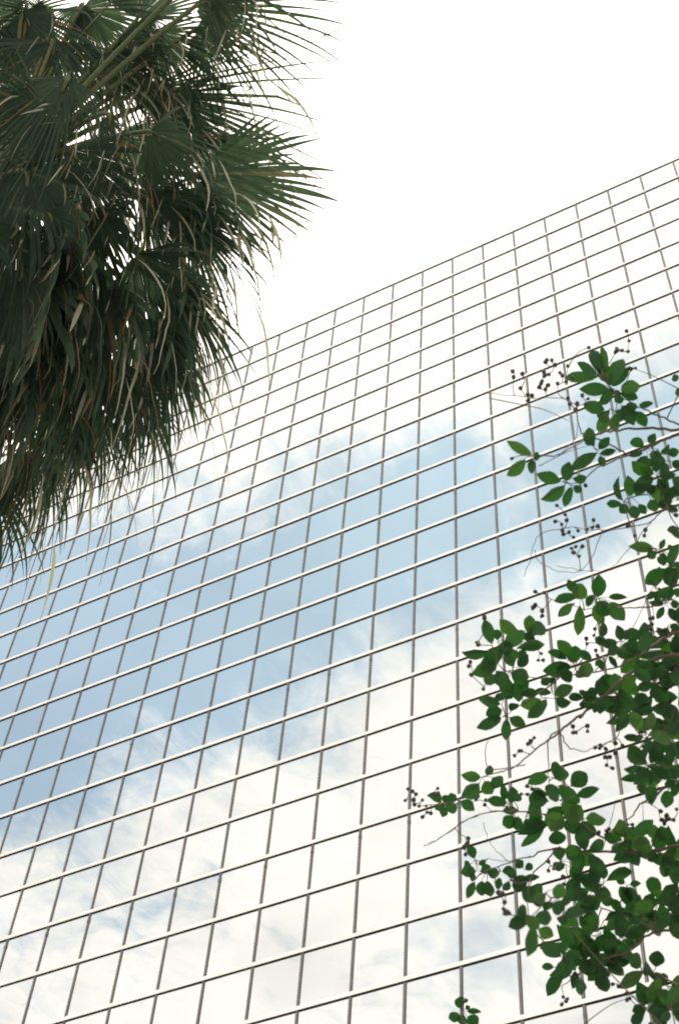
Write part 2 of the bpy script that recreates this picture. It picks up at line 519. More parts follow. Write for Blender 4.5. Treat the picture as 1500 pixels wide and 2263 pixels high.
def fan_blade(hub, A, N, R, half, nseg, droop, split, rag, seed, dead=0.0, strands=0, ribbons=0, high=True):
    """pleated fan: segments joined near the hub, free ribbon tips that hang with gravity"""
    g = random.Random(seed)
    A = A.normalized()
    N = (N - A * N.dot(A)).normalized()
    S = N.cross(A)
    fold = g.uniform(0.15, 0.4)
    sag = g.uniform(0.06, 0.16)
    dth = 2 * half / nseg
    verts, faces, tone = [], [], []

    def B(s, th):
        p = A * (math.cos(th) * s) + S * (math.sin(th) * s)
        p = p + N * (-fold * abs(math.sin(th)) ** 1.5 * s * 0.6)
        return hub + p + V((0, 0, -1)) * (sag * s * s / R * (1.2 + 0.4 * math.cos(th)))
    NJ = 4
    bulk = g.uniform(-0.10, 0.10)
    for k in range(nseg):
        th = -half + (k + 0.5) * dth + g.uniform(-0.05, 0.05) * dth
        edge = abs(th) / half
        Rk = R * (1.0 - 0.32 * edge ** 2.5) * g.uniform(0.86, 1.08)
        sp = Rk * split * g.uniform(0.70, 1.20)
        tn = min(0.80, max(0.0, 0.38 + bulk + g.gauss(0, 0.16)))
        isdead = g.random() < dead
        if isdead: tn = g.uniform(0.83, 0.92)
        tl, tr_ = th - dth * 0.515, th + dth * 0.515
        n0 = len(verts)
        rows = 0
        for a in range(NJ + 1):
            s = 0.03 + (sp - 0.03) * a / NJ
            hw = s * dth * 0.5
            verts += [B(s, tl), B(s, th) + N * (hw * 0.55), B(s, tr_)]
            rows += 1
        # free part
        pc = B(sp, th)
        d = (B(sp, th) - B(sp * 0.93, th)).normalized()
        lat = (B(sp, tr_) - B(sp, tl)).normalized()
        hw0 = (B(sp, tr_) - B(sp, tl)).length * 0.5
        nf = 9
        Lf = (Rk - sp) * g.uniform(0.9, 1.25)
        ds = Lf / nf
        gv = droop * g.uniform(0.35, 1.7)
        kink = g.randrange(2, nf) if g.random() < rag else None
        tw = g.gauss(0, 0.10) if kink is None else g.gauss(0, 0.35)
        pale = g.uniform(0.95, 1.0) if high or g.random() < 0.2 else g.uniform(0.55, 0.88)
        side = g.gauss(0, 0.05)
        up_off = N * (hw0 * 0.55)
        for a in range(1, nf + 1):
            t = a / nf
            d = d + V((0, 0, -1)) * (gv * ds * (0.5 + 2.2 * t)) + lat * (side * ds)
            if kink == a:
                d = d * 0.35 + V((g.uniform(-.3, .3), g.uniform(-.3, .3), -0.9))
            d.normalize()
            pc = pc + d * ds
            lat = (lat - d * lat.dot(d))
            lat = lat.normalized() if lat.length > 1e-5 else d.orthogonal().normalized()
            nn = d.cross(lat)
            lat = (lat * math.cos(tw) + nn * math.sin(tw)).normalized()
            nn = lat.cross(d)
            hw = hw0 * ((1 - t) ** 0.9 * (1.0 + 0.5 * t) * 0.95 + 0.04) * (0.45 if isdead and a > 1 else 1.0)
            verts += [pc - lat * hw, pc + nn * (hw * 0.5), pc + lat * hw]
            rows += 1
        for a in range(rows - 1):
            o_ = n0 + a * 3
            faces += [(o_, o_ + 1, o_ + 4, o_ + 3), (o_ + 1, o_ + 2, o_ + 5, o_ + 4)]
        for a in range(rows):
            ta = tn if not (isdead and a <= NJ) else 0.4
            if kink is not None and a > NJ + kink: ta = pale
            elif not isdead and a > NJ + 5 and g.random() < 0.5: ta = min(0.95, tn + 0.06 * (a - NJ - 5))
            tone += [ta] * 3
    # loose fibres and shrivelled strands
    for k in range(strands):
        th = g.uniform(-0.9, 0.9) * half
        s = R * g.uniform(0.3, 0.8)
        pc = B(s, th) - N * 0.02
        d = (B(s, th) - B(s * 0.9, th)).normalized() + V((g.gauss(0, .3), g.gauss(0, .3), g.gauss(0, .2)))
        lat = d.orthogonal().normalized()
        wv = g.uniform(0.0022, 0.006); tn = g.choice((0.84, 0.9, 0.93, 0.5, 0.6, 0.97))
        Ls = g.uniform(0.35, 0.9); n0 = len(verts)
        if k < ribbons:
            wv = g.uniform(0.008, 0.017); tn = g.uniform(0.95, 1.0); Ls = g.uniform(0.5, 1.0)
        for a in range(9):
            h = wv * (1 - 0.85 * a / 8) * min(1.0, 0.25 + a * 0.35)
            verts += [pc - lat * h, pc + lat * h]; tone += [tn] * 2
            d = (d + V((g.gauss(0, .07), g.gauss(0, .07), -0.30))).normalized()
            pc = pc + d * (Ls / 8)
        faces += [(n0 + 2 * a, n0 + 2 * a + 1, n0 + 2 * a + 3, n0 + 2 * a + 2) for a in range(8)]
    me = mesh('blade', [v - PO for v in verts], faces, True)
    at_ = me.attributes.new('tone', 'FLOAT', 'POINT')
    at_.data.foreach_set('value', tone)
    return me


def frond(hub, A, N, R=1.15, half=1.6, nseg=40, droop=1.2, split=0.5, rag=0.1, dead=0.02, seed=0, strands=6, ribbons=0, high=True):
    # petiole: arches from the heart to the hub
    L = (hub - HEART).length
    mid = (HEART + hub) * 0.5 + UP * (0.10 * L)
    pts = spline([HEART, mid, hub, hub + A.normalized() * 0.12], 4)
    n = len(pts)
    rad = [0.026 - 0.014 * k / (n - 1) for k in range(n)]
    pt = obj('frond', MB().tube([p - PO for p in pts], rad, 6).mesh('petiole', True), m_petiole, palm)
    obj('blade', fan_blade(hub, A, N, R, half, nseg, droop, split, rag, seed, dead, strands, ribbons, high), m_palm, pt)


def img_dir(ang, tilt):
    """direction in the picture plane (degrees clockwise from right), tilt > 0 towards the lens"""
    a = math.radians(ang)
    return (RIGHT * math.cos(a) + DOWN * math.sin(a) - FWD * tilt).normalized()


# hub pixel, front of the heart?, petiole length, axis angle, tilt, radius, half spread, split, droop, raggedness, dead
FR = [
    # upper crown against the sky
    (430, 15, 0, 1.85, -4, -0.2, 1.15, 1.10, 0.36, 0.7, 0.10, 0.0),
    (300, 205, 0, 1.35, 14, -0.1, 1.75, 0.75, 0.26, 0.28, 0.06, 0.0),
    (290, 190, 0, 1.40, 40, 0.0, 1.05, 0.60, 0.22, 0.7, 0.15, 0.0),
    (305, 40, 0, 1.70, -80, -0.3, 1.10, 1.5, 0.30, 0.9, 0.25, 0.03),
    (320, 40, 0, 1.75, 70, 0.1, 0.95, 1.1, 0.26, 1.6, 0.45, 0.06),
    (440, -60, 0, 2.0, 30, 0.0, 1.05, 1.1, 0.34, 1.6, 0.4, 0.05),
    (120, 40, 0, 1.5, 190, -0.2, 1.1, 1.2, 0.20, 0.8, 0.25, 0.03),
    (60, 120, 0, 1.3, 165, 0.0, 1.05, 1.3, 0.26, 0.8, 0.25, 0.02),
    (190, 120, 0, 1.3, 20, -0.2, 1.00, 0.7, 0.22, 0.9, 0.35, 0.02),
    # middle right fans
    (435, 385, 1, 1.70, 8, 0.0, 0.90, 0.95, 0.56, 0.55, 0.05, 0.0),
    (440, 392, 1, 1.70, 72, 0.0, 0.74, 0.80, 0.34, 0.9, 0.15, 0.0),
    (400, 320, 0, 1.60, 10, -0.1, 1.05, 0.7, 0.35, 0.8, 0.15, 0.0),
    (145, 312, 1, 0.85, 200, 0.1, 1.00, 2.2, 0.24, 0.7, 0.25, 0.02),
    (150, 330, 1, 1.00, 50, 0.1, 0.95, 1.1, 0.52, 1.3, 0.35, 0.03),
    (310, 430, 1, 1.40, 45, 0.2, 1.00, 1.1, 0.34, 1.8, 0.5, 0.04),
    (375, 600, 1, 1.75, 58, 0.1, 0.88, 1.00, 0.42, 1.2, 0.12, 0.0),
    (300, 560, 1, 1.55, 65, 0.2, 1.10, 1.2, 0.42, 1.8, 0.35, 0.03),
    (200, 470, 1, 1.20, 75, 0.3, 1.15, 1.3, 0.44, 1.9, 0.4, 0.05),
    # lower, hanging fans
    (310, 700, 1, 1.80, 78, 0.3, 1.05, 0.95, 0.40, 1.6, 0.15, 0.02),
    (230, 640, 1, 1.55, 88, 0.4, 1.15, 1.1, 0.42, 2.0, 0.3, 0.08),
    (120, 560, 1, 1.25, 98, 0.5, 1.25, 1.3, 0.45, 2.0, 0.35, 0.10),
    (40, 500, 1, 1.00, 112, 0.5, 1.25, 1.4, 0.45, 2.0, 0.35, 0.10),
    (170, 740, 1, 1.70, 95, 0.5, 1.20, 1.0, 0.42, 1.9, 0.25, 0.10),
    (80, 700, 1, 1.50, 102, 0.6, 1.25, 1.2, 0.44, 1.9, 0.3, 0.10),
    (0, 650, 1, 1.35, 107, 0.6, 1.25, 1.3, 0.45, 1.9, 0.3, 0.10),
    (100, 850, 1, 1.95, 97, 0.6, 1.10, 0.95, 0.40, 1.8, 0.2, 0.10),
    (30, 830, 1, 1.85, 100, 0.6, 1.15, 1.0, 0.40, 1.8, 0.2, 0.08),
    (200, 820, 1, 1.95, 88, 0.5, 0.95, 0.8, 0.36, 1.8, 0.15, 0.04),
    (-60, 780, 1, 1.7, 100, 0.6, 1.25, 1.1, 0.42, 1.8, 0.2, 0.08),
    (-70, 930, 1, 2.1, 92, 0.6, 1.10, 1.0, 0.40, 1.8, 0.15, 0.05),
    (50, 990, 1, 2.25, 98, 0.6, 1.15, 0.85, 0.34, 1.5, 0.1, 0.05),
    (-30, 1040, 1, 2.4, 95, 0.6, 1.10, 0.85, 0.34, 1.5, 0.1, 0.04),
    (150, 920, 1, 2.1, 97, 0.5, 1.00, 0.8, 0.34, 1.6, 0.15, 0.06),
    (260, 790, 1, 1.95, 82, 0.4, 1.00, 0.8, 0.34, 1.3, 0.12, 0.04),
    (345, 770, 1, 2.0, 82, 0.3, 0.95, 0.75, 0.36, 1.3, 0.12, 0.03),
    (370, 690, 1, 1.95, 78, 0.2, 0.82, 0.70, 0.38, 1.2, 0.10, 0.0),
    (110, 470, 1, 1.1, 72, 0.3, 1.20, 1.2, 0.62, 1.5, 0.3, 0.05),
    (210, 590, 1, 1.4, 98, 0.4, 1.15, 1.0, 0.58, 1.7, 0.3, 0.06),
    (50, 590, 1, 1.2, 95, 0.5, 1.20, 1.2, 0.60, 1.8, 0.3, 0.08),
    (60, 10, 0, 1.6, 150, -0.2, 1.10, 1.5, 0.24, 0.9, 0.3, 0.03),
    (180, 10, 0, 1.7, 100, 0.0, 1.05, 1.2, 0.20, 1.3, 0.35, 0.04),
    (250, 300, 0, 1.2, 30, -0.1, 1.05, 1.0, 0.42, 0.9, 0.2, 0.0),
    (95, 240, 1, 1.0, 150, 0.2, 1.00, 1.6, 0.30, 0.9, 0.3, 0.03),
    (150, 170, 1, 1.3, 110, 0.1, 0.95, 1.3, 0.28, 1.3, 0.4, 0.03),
    (230, 250, 1, 1.25, 70, 0.1, 0.90, 0.8, 0.22, 1.5, 0.5, 0.03),
    (110, 1000, 1, 2.25, 96, 0.6, 0.90, 0.75, 0.38, 1.5, 0.1, 0.04),
    (215, 900, 1, 2.1, 90, 0.5, 0.90, 0.75, 0.36, 1.5, 0.1, 0.03),
    (340, 70, 0, 1.75, 55, 0.0, 1.00, 1.3, 0.36, 1.1, 0.3, 0.02),
    (230, 120, 0, 1.40, 35, -0.1, 1.10, 1.3, 0.36, 1.0, 0.3, 0.02),
    (425, 70, 0, 1.90, 35, 0.0, 0.95, 1.3, 0.34, 1.0, 0.2, 0.0),
    (370, 215, 0, 1.60, 25, 0.0, 1.15, 1.1, 0.38, 0.8, 0.2, 0.0),
    (330, 290, 1, 1.50, 50, 0.1, 1.05, 1.3, 0.40, 1.3, 0.35, 0.02),
    (405, 470, 1, 1.70, 45, 0.1, 0.92, 1.2, 0.42, 1.2, 0.2, 0.0),
    (120, 90, 0, 1.30, 95, 0.0, 1.10, 1.5, 0.34, 1.0, 0.3, 0.03),
    (50, 30, 0, 1.50, 60, 0.0, 1.10, 1.5, 0.32, 1.0, 0.3, 0.03),
    (180, 20, 0, 1.65, 40, -0.1, 1.10, 1.4, 0.32, 1.0, 0.3, 0.02),
    (345, 430, 1, 1.50, 25, 0.1, 1.00, 1.1, 0.45, 1.2, 0.25, 0.0),
    (395, 630, 1, 1.85, 62, 0.1, 0.95, 0.95, 0.42, 1.1, 0.12, 0.0),
    (355, 720, 1, 1.95, 74, 0.2, 0.98, 0.85, 0.40, 1.2, 0.12, 0.02),
    (300, 840, 1, 2.05, 84, 0.3, 0.88, 0.75, 0.38, 1.3, 0.1, 0.03),
    (60, 380, 1, 0.8, 85, 0.3, 1.1, 1.5, 0.42, 1.6, 0.4, 0.06),
    (20, 260, 0, 0.9, 200, 0.0, 1.05, 1.6, 0.30, 0.9, 0.2, 0.03),
    (-90, 480, 1, 0.9, 120, 0.4, 1.2, 1.4, 0.42, 1.6, 0.3, 0.06),
]
for k, (px, py, fr_, L, ang, tilt, R, half, split, droop, rag, dead) in enumerate(FR):
    hub = on_ray(px, py, L, fr_)
    A = img_dir(ang, tilt)
    out = hub - HEART
    N = UP * 1.0 + out.normalized() * 0.35 - FWD * 0.0
    N = N + V((prng.uniform(-.25, .25), prng.uniform(-.25, .25), 0))
    high = py < 300
    frond(hub, A, N, R, half, int((10 + 15 * half) if high else (10 + 17 * half)), droop, split * (0.92 if high else 1.0), rag, dead,
          100 + k, (9 if high else 5) + int(dead * 70), 5 if (px > 180 and py < 640) else (1 if k % 3 == 0 else 0), py < 560)
# the far side of the crown, out of frame
for k in range(16):
    az = math.radians(150 + k * 14 + prng.uniform(-6, 6))
    el = math.radians(prng.choice((55, 30, 5, -20, -40)))
    # azimuth measured from the image-right direction, turning away from the frame
    hr = V((RIGHT.x, RIGHT.y, 0)).normalized(); hs = UP.cross(hr)
    d = (hr * math.cos(az) + hs * math.sin(az)) * math.cos(el) + UP * math.sin(el)
    hub = HEART + d * prng.uniform(1.2, 1.6)
    A = (d + V((0, 0, -0.35))).normalized()
    if max(to_px(hub)[0], to_px(hub + A)[0]) > -40: continue
    frond(hub, A, UP + d * 0.3, 1.15, 1.6, 44, 1.3, 0.55, 0.15, 0.05, 300 + k)

# trunk with the stubs of old leaf bases
tp = [V((0.10 * math.sin(z * 0.5), 0.06 * math.sin(z * 0.7 + 1), z)) * 1.0 for z in [HEART.z * q / 14 for q in range(15)]]
wob = tp[-1].copy(); wob.z = 0
tp = [p - wob * (p.z / HEART.z) for p in tp]
obj('trunk', MB().tube(tp, [0.23 - 0.006 * k + (0.07 if k == 0 else 0) for k in range(15)], 14).mesh('trunk', True), m_trunk, palm)
# ------------------------------------------------------------------ small flowering tree with dry seed capsules
lrng = random.Random(21)
D0 = 3.1                                  # distance of the foliage along the lens axis


def depth_at(px, py):
    """the crown is a loose shell: a smooth relief plus scatter"""
    return D0 + 0.35 * mnoise.noise(V((px * 0.004, py * 0.004, 3.3))) + 0.25 * (1500 - px) / 600.0 - 0.1


BASE = at(2150, 2900, 3.6); BASE = V((BASE.x, BASE.y, 0))
TB = BASE
tree = obj('crape_myrtle_tree', None, loc=TB)
tag(tree, 'small broadleaf tree with green leaves and dark seed capsules in front of the glass facade', 'tree')


def Q(px, py, dz=0.0):
    return at(px, py, depth_at(px, py) + dz)


# limbs traced from the photograph, thick end first, and where they join the stems
LIMBS = [
    ([(1800, 1010), (1640, 965), (1500, 950), (1430, 947), (1367, 950), (1320, 958), (1268, 985), (1225, 1010)], 9),
    ([(1640, 985), (1500, 962), (1467, 972), (1427, 990), (1387, 1007), (1330, 1027), (1290, 1057), (1262, 1070)], 8),
    ([(1640, 990), (1560, 955), (1497, 937), (1457, 920), (1427, 907), (1395, 890), (1352, 862), (1330, 820)], 6),
    ([(1387, 1004), (1350, 982), (1290, 960), (1277, 937), (1270, 907), (1240, 880), (1180, 880), (1075, 868)], 4),
    ([(1800, 1180), (1640, 1120), (1497, 1117), (1460, 1130), (1427, 1157), (1333, 1173), (1260, 1165)], 5),
    ([(1850, 1330), (1650, 1330), (1500, 1395), (1450, 1420), (1405, 1457), (1340, 1480), (1270, 1490), (1190, 1500), (1125, 1480)], 7),
    ([(1900, 1500), (1650, 1440), (1500, 1445), (1459, 1453), (1405, 1478), (1368, 1507), (1326, 1544), (1285, 1577), (1244, 1608), (1231, 1622), (1194, 1647), (1136, 1693), (1111, 1705)], 10),
    ([(1235, 1618), (1255, 1650), (1285, 1660), (1320, 1652), (1355, 1631)], 3),
    ([(1232, 1620), (1211, 1632), (1211, 1697), (1215, 1740), (1235, 1770)], 3.5),
    ([(1225, 1520), (1180, 1540), (1130, 1570), (1117, 1590)], 4),
    ([(1640, 1440), (1500, 1330), (1440, 1340), (1400, 1345), (1350, 1340), (1290, 1345), (1240, 1330)], 5),
    ([(1900, 1700), (1650, 1700), (1500, 1725), (1450, 1755), (1413, 1780), (1393, 1808), (1350, 1850)], 8),
    ([(1440, 1760), (1400, 1690), (1420, 1640), (1450, 1600)], 5),
    ([(1900, 1900), (1650, 1880), (1500, 1870), (1420, 1880), (1318, 1883), (1235, 1875), (1194, 1883), (1161, 1895), (1100, 1915), (1060, 1930)], 8),
    ([(1400, 1880), (1330, 1850), (1270, 1815), (1200, 1800), (1107, 1792), (1058, 1800), (1016, 1821), (963, 1858), (936, 1870)], 5),
    ([(1160, 1797), (1110, 1780), (1060, 1770), (1010, 1775), (970, 1778)], 3),
    ([(1235, 1876), (1180, 1930), (1165, 1975), (1170, 2040), (1180, 2090)], 4),
    ([(1900, 2080), (1650, 2060), (1500, 2054), (1432, 2066), (1396, 2098), (1330, 2120), (1280, 2150), (1240, 2180)], 8),
    ([(1460, 2062), (1400, 2030), (1340, 2010), (1300, 1990), (1260, 1960)], 5),
    ([(1750, 2330), (1600, 2230), (1500, 2180), (1440, 2150), (1390, 2160)], 7),
    ([(1190, 2500), (1120, 2400), (1060, 2320), (1025, 2260), (1018, 2225)], 4),
    ([(1161, 1895), (1117, 1902), (1075, 1899)], 2),
    ([(1118, 1900), (1096, 1880), (1075, 1845), (1068, 1815)], 2),
    ([(1225, 1155), (1195, 1180), (1178, 1210), (1170, 1240), (1155, 1275)], 2),
    ([(1333, 1173), (1290, 1255), (1240, 1262), (1195, 1245), (1180, 1215)], 1.8),
    ([(1480, 1210), (1380, 1225), (1350, 1255), (1290, 1262), (1230, 1250)], 1.8),
]
NODES = []
limb_pts = []
for pts, thick in LIMBS:
    p3 = [Q(x, y, lrng.uniform(-.03, .03)) for x, y in pts]
    # side limbs start on the nearest limb already grown
    if NODES and pts[0][0] < 1700 and pts[0][1] < 2300:
        near = min(NODES, key=lambda q: (q - p3[0]).length)
        p3[0] = near
        if len(p3) > 2 and (p3[1] - near).length < 0.02: p3.pop(1)
    sp = spline(p3, 5)
    sp = [p + V((lrng.gauss(0, 1), lrng.gauss(0, 1), lrng.gauss(0, 1))) * 0.0012 for p in sp]
    n = len(sp)
    r0 = thick * 0.5 * D0 / FPX * 1.05
    limb_pts.append((sp, [max(0.0007, r0 * (1 - 0.78 * k / (n - 1))) for k in range(n)], pts[0][0] >= 1700 or pts[0][1] > 2300))
    NODES += sp
# stems from the ground to the feet of the limbs
for k, (sp, rad, main) in enumerate(limb_pts):
    if main:
        foot = sp[0]
        s0 = TB + V((0.06 * math.cos(k * 1.9), 0.06 * math.sin(k * 1.9), 0))
        hgt = foot.z
        a = s0 + V((0, 0, hgt * 0.35)) + (foot - s0) * 0.08
        b_ = s0 + (foot - s0) * 0.55 + V((0, 0, hgt * 0.12))
        st = spline([s0, a, b_, foot], 5)
        n = len(st)
        rr = [0.034 + (rad[0] - 0.034) * (q / (n - 1)) for q in range(n)]
        st, rr = st[:-1] + sp, rr[:-1] + rad
    else:
        st, rr = sp, rad
    obj('branch', MB().tube([p - TB for p in st], rr, 7).mesh('branch', True), m_bark, tree)

# leaf shapes: obovate blade folded along the midrib, on a short stalk
LEAF = []
for w in range(5):
    g = random.Random(60 + w)
    prof = [(0.0, 0.012), (0.06, 0.02), (0.18, 0.26 + g.uniform(-.04, .04)), (0.36, 0.44 + g.uniform(-.03, .03)), (0.56, 0.50), (0.76, 0.40 + g.uniform(-.05, .04)), (0.91, 0.20), (1.0, 0.012)]
    vs, fs = [], []
    curl = (-0.12, 0.05, 0.18, 0.30, 0.10)[w]; cup = (0.05, 0.14, 0.08, 0.2, 0.28)[w]; wav = g.uniform(0.01, 0.05)
    for s, hw in prof:
        zc = -curl * s * s
        vs += [(-hw, s, zc + cup * hw * 2 + wav * math.sin(s * 9)), (0, s, zc), (hw, s, zc + cup * hw * 2 + wav * math.cos(s * 8))]
    for a in range(len(prof) - 1):
        k = a * 3
        fs += [(k, k + 1, k + 4, k + 3), (k + 1, k + 2, k + 5, k + 4)]
    me = mesh('leaf', vs, fs, True); me.materials.append(m_leaf)
    LEAF.append(me)

leaves = []          # (base, tip, width, depth offset, cluster)


def zl(ox, oy, s, rows, dz=0.0):
    for r in rows:
        leaves.append((ox + r[0] / s, oy + r[1] / s, ox + r[2] / s, oy + r[3] / s, r[4] / s, dz))


zl(1000, 720, 3.0, [
    (525, 860, 385, 780, 70), (480, 880, 372, 985, 85), (520, 880, 525, 972, 65), (530, 865, 575, 865, 64),
    (715, 1030, 565, 985, 85), (750, 1030, 765, 915, 85), (740, 1050, 610, 1140, 85), (790, 1065, 735, 1195, 60), (790, 1010, 875, 1010, 70), (800, 1060, 845, 1100, 64),
    (930, 800, 890, 685, 90), (960, 840, 808, 940, 100), (965, 820, 1035, 735, 75), (970, 850, 1060, 830, 50), (975, 860, 1000, 920, 55), (940, 790, 870, 740, 70),
    (960, 340, 770, 340, 80), (980, 330, 920, 150, 90), (1000, 320, 985, 140, 60), (960, 330, 830, 260, 70), (1040, 400, 1120, 200, 100), (1050, 400, 1150, 300, 70),
    (1030, 420, 855, 420, 90), (1110, 430, 1225, 390, 110), (1110, 450, 1220, 470, 80), (1060, 420, 990, 510, 80), (1020, 380, 940, 300, 90), (1040, 400, 1000, 260, 90), (1060, 430, 1080, 500, 80),
    (1010, 560, 895, 530, 90), (1020, 570, 980, 705, 85), (1075, 580, 1070, 695, 75), (1120, 530, 1190, 630, 100), (1140, 540, 1220, 540, 80), (1180, 570, 1280, 660, 80), (1230, 530, 1325, 520, 45), (1110, 520, 1100, 470, 60),
    (1080, 560, 1130, 620, 80), (1040, 550, 960, 600, 70),
    (1270, 810, 1175, 760, 75), (1300, 780, 1330, 730, 60), (1320, 880, 1225, 980, 85), (1290, 860, 1220, 930, 70), (1400, 900, 1410, 1010, 80), (1380, 850, 1430, 790, 50), (1420, 850, 1490, 830, 70), (1450, 900, 1510, 930, 70), (1340, 850, 1380, 920, 90),
    (1260, 840, 1170, 850, 50), (1360, 820, 1330, 880, 80),
    (1130, 1160, 1075, 1035, 55), (1180, 1130, 1160, 1010, 80), (1210, 1130, 1270, 1050, 90), (1120, 1180, 1030, 1180, 65), (1150, 1180, 1110, 1240, 75), (1190, 1190, 1210, 1270, 85), (1230, 1180, 1280, 1240, 60),
    (1300, 1120, 1420, 1110, 120), (1310, 1150, 1340, 1230, 100), (1380, 1130, 1430, 1030, 85), (1400, 1150, 1470, 1070, 80), (1420, 1190, 1480, 1230, 60), (1480, 1130, 1530, 1050, 80), (1400, 1180, 1450, 1150, 60), (1290, 1110, 1330, 1060, 80), (1380, 1150, 1400, 1210, 80),
    (1500, 340, 1455, 350, 50), (1520, 430, 1480, 450, 60), (1500, 1350, 1430, 1360, 60), (1330, 1480, 1195, 1460, 80), (1340, 1490, 1300, 1540, 60), (1370, 1480, 1400, 1420, 45), (1390, 1500, 1390, 1580, 70), (1430, 1510, 1500, 1500, 80),
    (1470, 1600, 1385, 1640, 50), (1480, 1620, 1445, 1730, 60), (1480, 1610, 1530, 1640, 50), (1420, 1480, 1450, 1460, 45),
    (820, 1770, 770, 1690, 70), (840, 1790, 665, 1820, 70), (890, 1790, 800, 1740, 100), (960, 1800, 965, 1670, 105), (800, 1840, 720, 1920, 75), (840, 1850, 830, 2030, 90), (950, 1830, 1030, 1900, 120), (930, 1850, 990, 1970, 90), (1040, 1830, 1120, 1940, 110), (1030, 1800, 1140, 1800, 45), (990, 1960, 990, 2060, 60), (880, 1800, 930, 1840, 100),
    (1400, 1840, 1310, 1840, 50), (1410, 1820, 1360, 1740, 50), (1420, 1820, 1450, 1750, 50), (1400, 1860, 1360, 1930, 55), (1430, 1870, 1470, 1950, 60), (1440, 1840, 1500, 1850, 60), (1420, 2000, 1400, 2060, 70), (1440, 1980, 1500, 2030, 60), (1480, 1800, 1500, 1740, 80),
])
zl(880, 1300, 2.419, [
    (500, 300, 465, 185, 70), (530, 280, 520, 220, 60), (650, 240, 530, 180, 80), (700, 250, 700, 145, 75), (690, 220, 785, 210, 80), (560, 310, 660, 240, 90), (490, 330, 345, 345, 65), (640, 320, 760, 300, 60),
    (560, 330, 440, 400, 95), (520, 400, 415, 450, 90), (560, 370, 630, 350, 80), (610, 420, 590, 350, 70), (640, 420, 680, 370, 70), (600, 450, 680, 480, 100), (540, 500, 470, 490, 90), (570, 540, 600, 580, 70), (640, 520, 690, 500, 80),
    (560, 280, 580, 360, 90), (520, 440, 560, 520, 90), (590, 480, 560, 560, 80), (620, 500, 640, 590, 80), (660, 250, 720, 270, 60), (650, 330, 660, 370, 60),
    (545, 620, 440, 600, 60), (555, 650, 480, 670, 80), (550, 690, 445, 740, 70), (575, 700, 575, 800, 60), (590, 690, 670, 730, 65), (600, 660, 630, 610, 60), (560, 600, 530, 560, 80),
    (760, 590, 660, 640, 85), (790, 590, 710, 690, 70), (820, 560, 730, 550, 50), (830, 570, 910, 530, 70), (840, 590, 910, 610, 60), (800, 520, 770, 480, 55), (810, 510, 830, 480, 45), (650, 570, 730, 560, 60),
    (930, 370, 860, 290, 70), (900, 380, 805, 340, 50), (920, 410, 790, 440, 80), (950, 400, 940, 320, 90), (980, 380, 1015, 340, 70), (960, 430, 1040, 440, 90), (930, 450, 880, 480, 80), (1080, 410, 1060, 390, 50), (900, 400, 850, 460, 70), (950, 440, 990, 480, 60),
    (990, 590, 920, 580, 45), (1000, 580, 970, 540, 40), (1020, 570, 1050, 540, 60), (985, 600, 985, 640, 40), (1030, 610, 1010, 650, 50), (1070, 620, 1080, 660, 50), (1050, 620, 1090, 600, 64),
    (1190, 280, 1170, 200, 60), (1210, 280, 1240, 220, 50), (1170, 290, 1090, 300, 60), (1130, 290, 1050, 270, 50), (1220, 300, 1270, 270, 40), (1190, 330, 1120, 340, 60), (1210, 340, 1260, 340, 60), (1160, 380, 1130, 400, 70), (1100, 400, 1060, 410, 64),
    (1300, 1010, 1205, 1020, 45), (1330, 1030, 1285, 1090, 55), (1300, 800, 1215, 795, 50), (1300, 780, 1300, 740, 50), (1440, 730, 1310, 710, 80), (1460, 650, 1360, 640, 70), (1440, 1080, 1430, 1165, 80),
    (440, 1010, 340, 1000, 70), (430, 1040, 345, 1110, 95), (460, 1030, 500, 1100, 90), (470, 1000, 490, 950, 50), (500, 1010, 545, 1040, 80),
    (230, 1150, 165, 1110, 60), (240, 1150, 200, 1190, 60), (300, 1140, 275, 1100, 50), (250, 1170, 230, 1225, 50), (310, 1150, 260, 1190, 80), (330, 1140, 405, 1180, 60), (240, 1150, 270, 1120, 64),
    (580, 1150, 480, 1130, 60), (570, 1130, 555, 1045, 45), (600, 1150, 615, 1070, 60), (620, 1140, 645, 1100, 50), (640, 1190, 560, 1190, 50), (630, 1230, 565, 1260, 80), (640, 1220, 630, 1290, 70), (680, 1230, 700, 1270, 60),
    (830, 1010, 840, 930, 60), (800, 1010, 700, 1030, 70), (860, 1030, 870, 970, 100), (920, 1060, 1005, 990, 100), (950, 1110, 1060, 1080, 65), (780, 1110, 750, 1060, 120), (800, 1140, 700, 1120, 110), (880, 1140, 930, 1080, 150), (900, 1180, 980, 1230, 130), (1000, 1230, 1095, 1230, 75),
    (800, 1260, 645, 1310, 80), (780, 1280, 670, 1370, 60), (840, 1290, 850, 1365, 110), (940, 1280, 1040, 1310, 100), (720, 1200, 740, 1250, 80), (860, 1200, 820, 1280, 120), (760, 1170, 700, 1200, 90), (850, 1060, 800, 1120, 110), (870, 1160, 940, 1180, 120), (800, 1180, 860, 1240, 120), (930, 1220, 930, 1300, 100),
])
